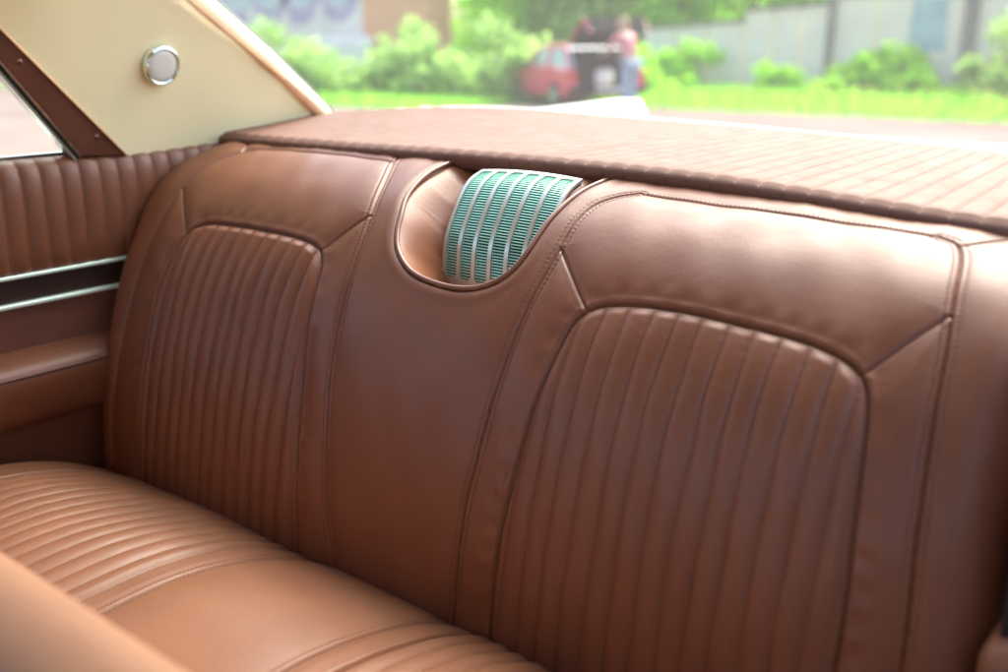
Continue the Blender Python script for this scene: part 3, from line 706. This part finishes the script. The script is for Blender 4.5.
def leaves(n, fn, size, seed):
    r = np.random.default_rng(seed); V = []; F = []
    for i in range(n):
        c = fn(r); a = r.normal(size=3); a /= np.linalg.norm(a); b = np.cross(a, r.normal(size=3)); b /= np.linalg.norm(b); s = size*r.uniform(.6, 1.4); k = len(V)
        V += [c-a*s, c+b*s*.5, c+a*s, c-b*s*.5]; F.append((k, k+1, k+2, k+3))
    return np.array(V), F
def crownfn(cl):
    def fn(r):
        cx_, cy_, cz_, R = cl[r.integers(len(cl))]; d = r.normal(size=3); d /= np.linalg.norm(d); return np.array([cx_, cy_, cz_])+d*R*r.uniform(.4, 1.3)*np.array([1, 1, .85])
    return fn
def make_tree(name, label, h, rad, mk, seed, low):
    r = random.Random(seed); t = thing(name, label, 'tree', group='trees behind the wall')
    trunk = MB(); trunk.tube([(0, 0, 0), (.05, .02, h*.35), (-.03, .05, h*.7)], [.14, .11, .05], 10)
    cl = []
    for k in range(22):
        z = low+(h-low)*r.random(); rr = rad*(1-.5*abs((z-low)/(h-low)-.35)); a = r.random()*6.28; q = r.random()**.6*rr*.8
        cl.append((q*math.cos(a), q*math.sin(a), z, rad*r.uniform(.28, .5)))
        if k < 7: trunk.tube([(0, 0, h*.25+.05*k), (q*math.cos(a)*.5, q*math.sin(a)*.5, (h*.3+z)/2), (q*math.cos(a), q*math.sin(a), z)], [.05, .035, .015], 6)
    trunk.build('trunk', M['bark'], t, smooth=True)
    V, F = leaves(4200, crownfn(cl), .17, seed); obj('crown', V, F, M[mk], t, smooth=False); return t
protoA = make_tree('leafy_tree', '', 5.5, 2.3, 'leafA', 1, .7); protoB = make_tree('leafy_tree', '', 6.2, 2.6, 'leafB', 2, .5); protoC = make_tree('leafy_tree', '', 4.6, 2.1, 'leafC', 3, .4)
tree_lab = ['bright green tree just right of the brick building', 'mid green tree behind the left side of the red car', 'pale green low tree directly behind the red car', 'bright green tree behind the raised tailgate of the red car',
            'mid green tree above the low left end of the concrete wall', 'bright green tree above the step in the concrete wall', 'pale green tree behind the middle of the concrete wall', 'mid green tree behind the right half of the concrete wall',
            'bright green tree far back between building and car', 'mid green tree far back above the red car', 'bright green tree far back over the low wall']
spots = [(-20.5, 27.0, 0), (-18.3, 25.6, 1), (-15.8, 26.2, 2), (-14.2, 27.5, 0), (-12.6, 29.0, 1), (-10.2, 28.2, 0), (-7.2, 29.5, 2), (-3.0, 29.0, 1), (-24.0, 34.5, 0), (-19.5, 35.5, 1), (-15.5, 37.0, 0)]
used = set()
for i, (x, y, k) in enumerate(spots):
    pr = (protoA, protoB, protoC)[k]; t = pr if k not in used else copy_tree(pr); used.add(k)
    t.location = (x, y, 0); t.rotation_euler = (0, 0, i*1.7); t.scale = (1+.06*(i % 3),)*3; t['label'] = tree_lab[i]
def make_bush(w_, h_, mk, seed):
    t = thing('bush', '', 'bush', group='bushes and weeds outside')
    r = random.Random(seed); cl = [(r.uniform(-w_, w_)*.9, r.uniform(-w_, w_)*.5, h_*r.uniform(.1, 1.15)*r.uniform(.6, 1), h_*r.uniform(.10, .34)) for _ in range(22)]
    V, F = leaves(2600, crownfn(cl), .085, seed); V[:, 2] = np.abs(V[:, 2]); obj('foliage', V, F, M[mk], t, smooth=False)
    s = MB(); [s.tube([(c[0]*.3, c[1]*.3, 0), (c[0]*.7, c[1]*.7, c[2]*.6), c[:3]], [.02, .015, .006], 5) for c in cl]; s.build('stems', M['bark'], t); return t
bA, bB = make_bush(1.1, 1.0, 'leafA', 11), make_bush(1.0, 1.2, 'leafC', 12)
bsp = [(-18.9, 14.7, 1, .95, 'pale green bush in front of the graffiti building, farthest left'), (-17.0, 15.0, 1, 1.05, 'pale green bush under the white building wall'),
       (-16.2, 16.9, 1, .9, 'pale green bush at the foot of the brick wall'), (-14.2, 16.8, 1, 1.1, 'pale green bush right of the brick wall'), (-12.9, 17.6, 1, 1.1, 'pale green bush just left of the red car'),
       (-11.6, 21.9, 0, 1.0, 'bright green bush just right of the red car against the wall'), (-11.0, 20.2, 0, .9, 'bright green bush at the low end of the concrete wall'), (-8.6, 21.9, 0, .65, 'low bright green bush under the step of the concrete wall'),
       (-6.8, 22.0, 0, .95, 'wide bright green bush at the foot of the middle wall section'), (-5.4, 22.1, 0, .75, 'small bright green bush between the two concrete posts'), (-3.9, 21.6, 1, 1.1, 'pale green bush at the right concrete post'), (-2.2, 21.6, 0, .9, 'bright green bush at the right end of the wall')]
usb = set()
for i, (x, y, k, s, lb) in enumerate(bsp):
    pr = (bA, bB)[k]; t = pr if k not in usb else copy_tree(pr); usb.add(k); t.location = (x, y, 0); t.rotation_euler = (0, 0, i*2.1); t.scale = (s*1.1, s*1.1, s); t['label'] = lb
V = []; F = []
for i in range(20000):
    x = NR.uniform(-22, 6); y = 17.0+5.6*NR.random()**.8
    if i > 14000: x = NR.uniform(-24, -11.9); y = NR.uniform(13.7, 17)
    h = NR.uniform(.12, .4)*(1 if y > 18 else .6); a = NR.uniform(0, 6.28); w_ = NR.uniform(.03, .08); k = len(V)
    dx, dy = math.cos(a)*w_, math.sin(a)*w_; V += [(x-dx, y-dy, 0), (x+dx, y+dy, 0), (x+NR.uniform(-.1, .1), y+NR.uniform(-.1, .1), h)]; F.append((k, k+1, k+2))
g_ = obj('grass', V, F, M['grass'], smooth=False); tag(g_, 'bright green long grass along the foot of the concrete wall', 'grass', kind='stuff')
V, F = leaves(160, lambda r: np.array([r.uniform(-8, -2), r.uniform(17.5, 19.5), r.uniform(.25, .45)]), .045, 77)
tag(obj('wild_flowers', V, F, M['flower'], smooth=False), 'yellow flowers scattered in the grass before the wall', 'flowers', kind='stuff')

M['concrete'] = mat('old_concrete', (.90, .80, .65), .85, var=.12, vscale=1.6, col2=(.80, .70, .57)); M['post'] = mat('grey_post', (.20, .19, .18), .8, var=.3, vscale=4)
M['blue_patch'] = mat('pale_blue_paint', (.34, .50, .52), .7, var=.2, vscale=3); M['brick_cap'] = mat('wall_cap', (.26, .25, .20), .8, var=.2, vscale=3)
wall = thing('concrete_wall', 'long pale concrete panel wall stepping up to the right behind the weeds', 'wall', (-8, 23, 0))
segs = [(-12.8, -10.0, 1.55, 1.70), (-10.0, -7.83, 1.93, 2.06), (-7.83, -4.86, 2.22, 2.3), (-4.86, -1.5, 2.32, 2.36), (-1.5, 2.0, 2.36, 2.4)]
for (xa, xb, h0, h1) in segs:
    n = 3; 
    for k in range(n):
        a, b = xa+(xb-xa)*k/n+.03, xa+(xb-xa)*(k+1)/n-.03; ha, hb = h0+(h1-h0)*k/n, h0+(h1-h0)*(k+1)/n; yo = 23+.012*(k % 2)
        MB().prism([(a, yo, 0), (b, yo, 0), (b, yo, hb), (a, yo, ha)], (0, .14, 0)).build('wall_panel', M['concrete'], wall)
    MB().prism([(xa, 22.96, h0), (xb, 22.96, h1), (xb, 22.96, h1+.09), (xa, 22.96, h0+.09)], (0, .22, 0)).build('coping', M['brick_cap'], wall)
for (x, w_, h) in ((-7.83, .13, 2.5), (-4.86, .26, 2.7), (-1.5, .2, 2.7)):
    MB().box((x-w_/2, 22.82, 0), (x+w_/2, 22.955, h), .01).build('post', M['post'], wall)
MB().prism([(-6.1, 22.985, 1.05), (-5.35, 22.985, 1.05), (-5.35, 22.985, 2.15), (-6.1, 22.985, 2.15)], (0, .008, 0)).build('painted_patch', M['blue_patch'], wall)

M['render'] = mat('pale_render', (.88, .79, .70), .8, var=.15, vscale=.8); M['purple'] = mat('violet_paint', (.52, .42, .56), .7, var=.3, vscale=1.5)
def brick():
    m = bpy.data.materials.new('orange_brick'); m.use_nodes = True; nt = m.node_tree; p = nt.nodes['Principled BSDF']; p.inputs['Roughness'].default_value = .85
    b = nt.nodes.new('ShaderNodeTexBrick'); b.inputs['Scale'].default_value = 3.5; b.inputs['Color1'].default_value = (.90, .42, .20, 1); b.inputs['Color2'].default_value = (.86, .38, .19, 1); b.inputs['Mortar'].default_value = (.80, .50, .34, 1)
    tc = nt.nodes.new('ShaderNodeTexCoord'); mp = nt.nodes.new('ShaderNodeMapping'); mp.inputs['Rotation'].default_value = (math.radians(90), 0, 0)
    nt.links.new(tc.outputs['Object'], mp.inputs[0]); nt.links.new(mp.outputs[0], b.inputs[0]); nt.links.new(b.outputs[0], p.inputs['Base Color']); return m
M['brick'] = brick(); M['pane'] = mat('pale_window', (.55, .62, .62), .15, coat=.5)
bld = thing('painted_building', 'low pale building with violet graffiti and an orange brick end behind the bushes', 'building', (-24, 24, 0))
MB().box((-34, 22, 0), (-22.0, 22.9, 4.2)).build('rendered_wall', M['render'], bld)
MB().box((-21.99, 21.9, 0), (-19.3, 22.9, 4.3)).build('brick_wall', M['brick'], bld)
MB().box((-34.2, 21.6, 4.31), (-18.7, 23.2, 4.5)).build('roof', M['brick_cap'], bld)
# violet graffiti: fat outlined letters shapes
def blob(cx_, cz_, rx, rz, seed, y=21.985):
    r = random.Random(seed); n = 26; ph = [r.uniform(0, 6.28) for _ in range(3)]
    return [(cx_+rx*math.cos(t)*(1+.16*math.sin(3*t+ph[0])+.1*math.sin(5*t+ph[1])), y, cz_+rz*math.sin(t)*(1+.14*math.sin(2*t+ph[2]))) for t in [2*math.pi*k/n for k in range(n)]]
for k, (cx_, cz_, rx, rz) in enumerate(((-28.6, 2.5, 1.1, .8), (-26.6, 2.6, 1.0, .75), (-24.9, 2.5, .9, .7), (-23.2, 2.6, .8, .8))): MB().prism(blob(cx_, cz_, rx, rz, k), (0, .012, 0)).build('graffiti', M['purple'], bld)

for k, (cx_, cz_, rx, rz) in enumerate(((-28.2, 2.6, .75, .45), (-26.5, 2.7, .6, .4), (-24.9, 2.6, .5, .3), (-23.2, 2.7, .45, .4))): MB().prism(blob(cx_, cz_, rx, rz, k+9, 21.97), (0, .012, 0)).build('graffiti_fill', M['pane'], bld)
MB().box((-23.9, 21.2, .0), (-21.1, 21.6, 1.45), .2).build('white_annex', M['render'], bld, smooth=True, sharp=50)

M['far_wall'] = mat('grey_green_render', (.30, .32, .27), .85, var=.15, vscale=.5)
# pale building past the side window
sb = thing('white_building', 'pale building seen through the side window', 'building', (-45, 10, 0))
MB().box((-60, -14, 0), (-44, 26, 7)).build('wall', M['far_wall'], sb)
for k in range(9): MB().box((-44.06, -12+k*4.2, 1.6), (-43.98, -10.4+k*4.2, 3.4)).build('window', M['pane'], sb)
MB().box((-60.4, -14.4, 7.01), (-43.6, 26.4, 7.3)).build('roof', M['brick_cap'], sb)

# red hatchback with its tailgate up
M['red'] = mat('red_car_paint', (.78, .045, .13), .3, coat=.7); M['cglass'] = mat('car_side_glass', (.45, .55, .60), .08, coat=.8); M['tyre'] = mat('tyre_rubber', (.02, .02, .02), .8); M['black'] = mat('black_trim', (.02, .02, .022), .9, spec=.05)
M['redlens'] = mat('tail_lamp_red', (.6, .04, .03), .2); M['plate'] = mat('number_plate', (.7, .7, .68), .5)
head = math.radians(57)
car = thing('red_hatchback', 'red hatchback parked by the bushes with its tailgate raised', 'car', (-9.55, 16.25, 0), head)
car.scale = (1, 1, .84)
L3 = lambda pts, hw: None
def side_loft(pr, hw, tum):
    """profile (y along car, z), widened to half width hw, upper part tucked in"""
    V = []; n = len(pr)
    for sg in (-1, -.92, .92, 1):
        for y, z in pr:
            w_ = hw*(1-tum*max(0, (z-.85)))
            zz_ = z-(.03 if abs(sg) == 1 else 0)*(1 if z > .5 else -1); V.append((sg*w_, y, zz_))
    F = [(a*n+i, a*n+(i+1) % n, (a+1)*n+(i+1) % n, (a+1)*n+i) for a in range(3) for i in range(n)]+[tuple(range(n))[::-1], tuple(range(3*n, 4*n))]
    return V, F
body = [(0,.35),(-.03,.5),(-.02,.62),(.0,.70),(.06,.88),(.9,.93),(2.35,.93),(2.8,.90),(3.4,.80),(3.62,.66),(3.66,.45),(3.6,.30),(3.3,.25),(.25,.25)]
obj('body', *side_loft(body, .80, 0), M['red'], car, smooth=False, off=1)
cab = [(.10,.89),(.35,1.30),(.55,1.38),(1.5,1.39),(1.75,1.34),(2.45,.92)]
obj('cabin', *side_loft(cab, .74, .22), M['cglass'], car, smooth=False, off=1)
rf_ = [(.50,1.375),(.55,1.41),(1.5,1.42),(1.78,1.36),(1.75,1.335),(1.5,1.385)]
obj('roof', *side_loft(rf_, .755, .22), M['red'], car, smooth=False, off=1)
for sg in (-1, 1):
    for (ya_, za, yb_, zb_) in ((.10,.90,.42,1.37),(1.2,.92,1.2,1.38),(2.42,.93,1.72,1.37)):
        MB().tube([(sg*.745, ya_, za), (sg*.665, yb_, zb_)], .035, 6).build('window_pillar', M['red'], car, off=1)
MB().box((-.60, -.06, .50), (.60, .40, 1.33), .03).build('luggage_opening', M['black'], car, off=1)
# tailgate hinged at the roof, pointing up and back
tg = MB().prism([(-.62, .42, 1.36), (.62, .42, 1.36), (.60, -.22, 1.93), (-.60, -.22, 1.93)], (0, .03, .05)).build('tailgate', M['black'], car, off=1)
MB().prism([(-.60, -.22, 1.93), (.60, -.22, 1.93), (.56, -.50, 1.66), (-.56, -.50, 1.66)], (0, -.04, .03)).build('tailgate_panel', M['black'], car, off=1)
for sg in (-1, 1): MB().tube([(sg*.63, .42, 1.38), (sg*.61, -.22, 1.95), (sg*.57, -.52, 1.68)], .02, 6).build('tailgate_edge', M['red'], car, off=1)
for sg in (-1, 1):
    MB().box((sg*.70-.08, -.05, .62), (sg*.70+.08, .05, .86), .02).build('tail_light', M['redlens'], car, off=1)
    for yy in (.68, 2.95):
        wv = MB().disc((sg*.70, yy, .29), (sg, 0, 0), [(.001, -.02), (.20, -.02), (.29, -.0), (.29, .12), (.25, .13), (.18, .10), (.001, .10)], 24).build('wheel', M['tyre'], car, smooth=True, sharp=40, off=1)
        rm = MB().disc((sg*.70, yy, .29), (sg, 0, 0), [(.001, .10), (.17, .10), (.17, .125), (.05, .115), (.001, .12)], 20).build('rim', M['satin'], wv, off=1)
MB().box((-.80, -.10, .33), (.80, -.02, .50), .03).build('rear_bumper', M['black'], car, off=1)
MB().box((-.26, -.115, .38), (.26, -.10, .48)).build('number_plate', M['plate'], car, off=1)
bag = MB().box((-9.68, 15.98, .43), (-9.36, 16.24, .74), .08).build('white_bag', M['render'], None, smooth=True, sharp=60)
tag(bag, 'white bag in the open boot of the red hatchback', 'bag')

# person leaning at the open boot
M['skin'] = mat('skin', (.60, .36, .26), .5); M['jeans'] = mat('pale_jeans', (.30, .38, .48), .85, var=.2, vscale=12); M['pink'] = mat('pink_top', (.60, .22, .24), .8, var=.15, vscale=8); M['hair'] = mat('blond_hair', (.42, .28, .14), .7)
person = thing('person', 'person in pale jeans and pink top leaning towards the open boot of the red car', 'person', (-8.72, 15.75, 0), math.radians(70))
def skin_fig(name, nodes, edges, m, parent, sub=2):
    me = bpy.data.meshes.new(name); me.from_pydata([n[:3] for n in nodes], edges, []); me.materials.append(m)
    o = bpy.data.objects.new(name, me); C.objects.link(o); o.parent = parent
    sk = o.modifiers.new('skin', 'SKIN'); sk.use_smooth_shade = True
    for i, n in enumerate(nodes): me.skin_vertices[0].data[i].radius = (n[3], n[3]*(n[4] if len(n) > 4 else 1)); me.skin_vertices[0].data[i].use_root = (i == 0)
    s = o.modifiers.new('sub', 'SUBSURF'); s.levels = s.render_levels = sub; return o
# local +Y is where the person faces
bodyn = [(0,0,.90,.13),(0,.05,1.05,.12),(0,.14,1.22,.13),(0,.20,1.33,.10),(0,.24,1.40,.05),(0,.29,1.47,.07),(0,.33,1.55,.085),(0,.34,1.63,.06),
         (-.10,0,.85,.085),(-.11,.03,.48,.058),(-.11,-.02,.10,.04),(-.11,.10,.04,.035),(.10,0,.85,.085),(.12,.10,.48,.058),(.12,.04,.10,.04),(.12,.16,.04,.035),
         (-.18,.21,1.32,.05),(-.24,.34,1.12,.04),(-.20,.55,1.02,.03),(.18,.21,1.32,.05),(.24,.36,1.13,.04),(.20,.57,1.04,.03)]
for sx, b in ((-1, 18), (1, 21)):
    for k, (dx, L_) in enumerate(((-.03,.075),(-.01,.085),(.01,.08),(.03,.065),(sx*-.045,.045))):
        bodyn += [(sx*.20+dx, .60+L_*.5, 1.0, .010), (sx*.20+dx, .60+L_, .985, .008)]
eds = [(0,1),(1,2),(2,3),(3,4),(4,5),(5,6),(6,7),(0,8),(8,9),(9,10),(10,11),(0,12),(12,13),(13,14),(14,15),(3,16),(16,17),(17,18),(3,19),(19,20),(20,21)]
i0 = 22
for b in (18, 21):
    for k in range(5): eds += [(b, i0), (i0, i0+1)]; i0 += 2
skin_fig('body', bodyn, eds, M['skin'], person)
skin_fig('jeans', [(0,0,.92,.145),(-.10,0,.84,.10),(-.11,.03,.48,.072),(-.11,-.02,.11,.062),(.10,0,.84,.10),(.12,.10,.48,.072),(.12,.04,.11,.062)], [(0,1),(1,2),(2,3),(0,4),(4,5),(5,6)], M['jeans'], person)
skin_fig('pink_top', [(0,.01,.96,.15),(0,.06,1.06,.14),(0,.14,1.22,.15),(0,.20,1.34,.12),(-.18,.21,1.32,.066),(-.235,.32,1.15,.055),(.18,.21,1.32,.066),(.235,.34,1.16,.055)], [(0,1),(1,2),(2,3),(3,4),(4,5),(3,6),(6,7)], M['pink'], person)
skin_fig('hair', [(0,.30,1.64,.085),(0,.25,1.58,.09),(0,.22,1.48,.07),(0,.18,1.38,.05)], [(0,1),(1,2),(2,3)], M['hair'], person)
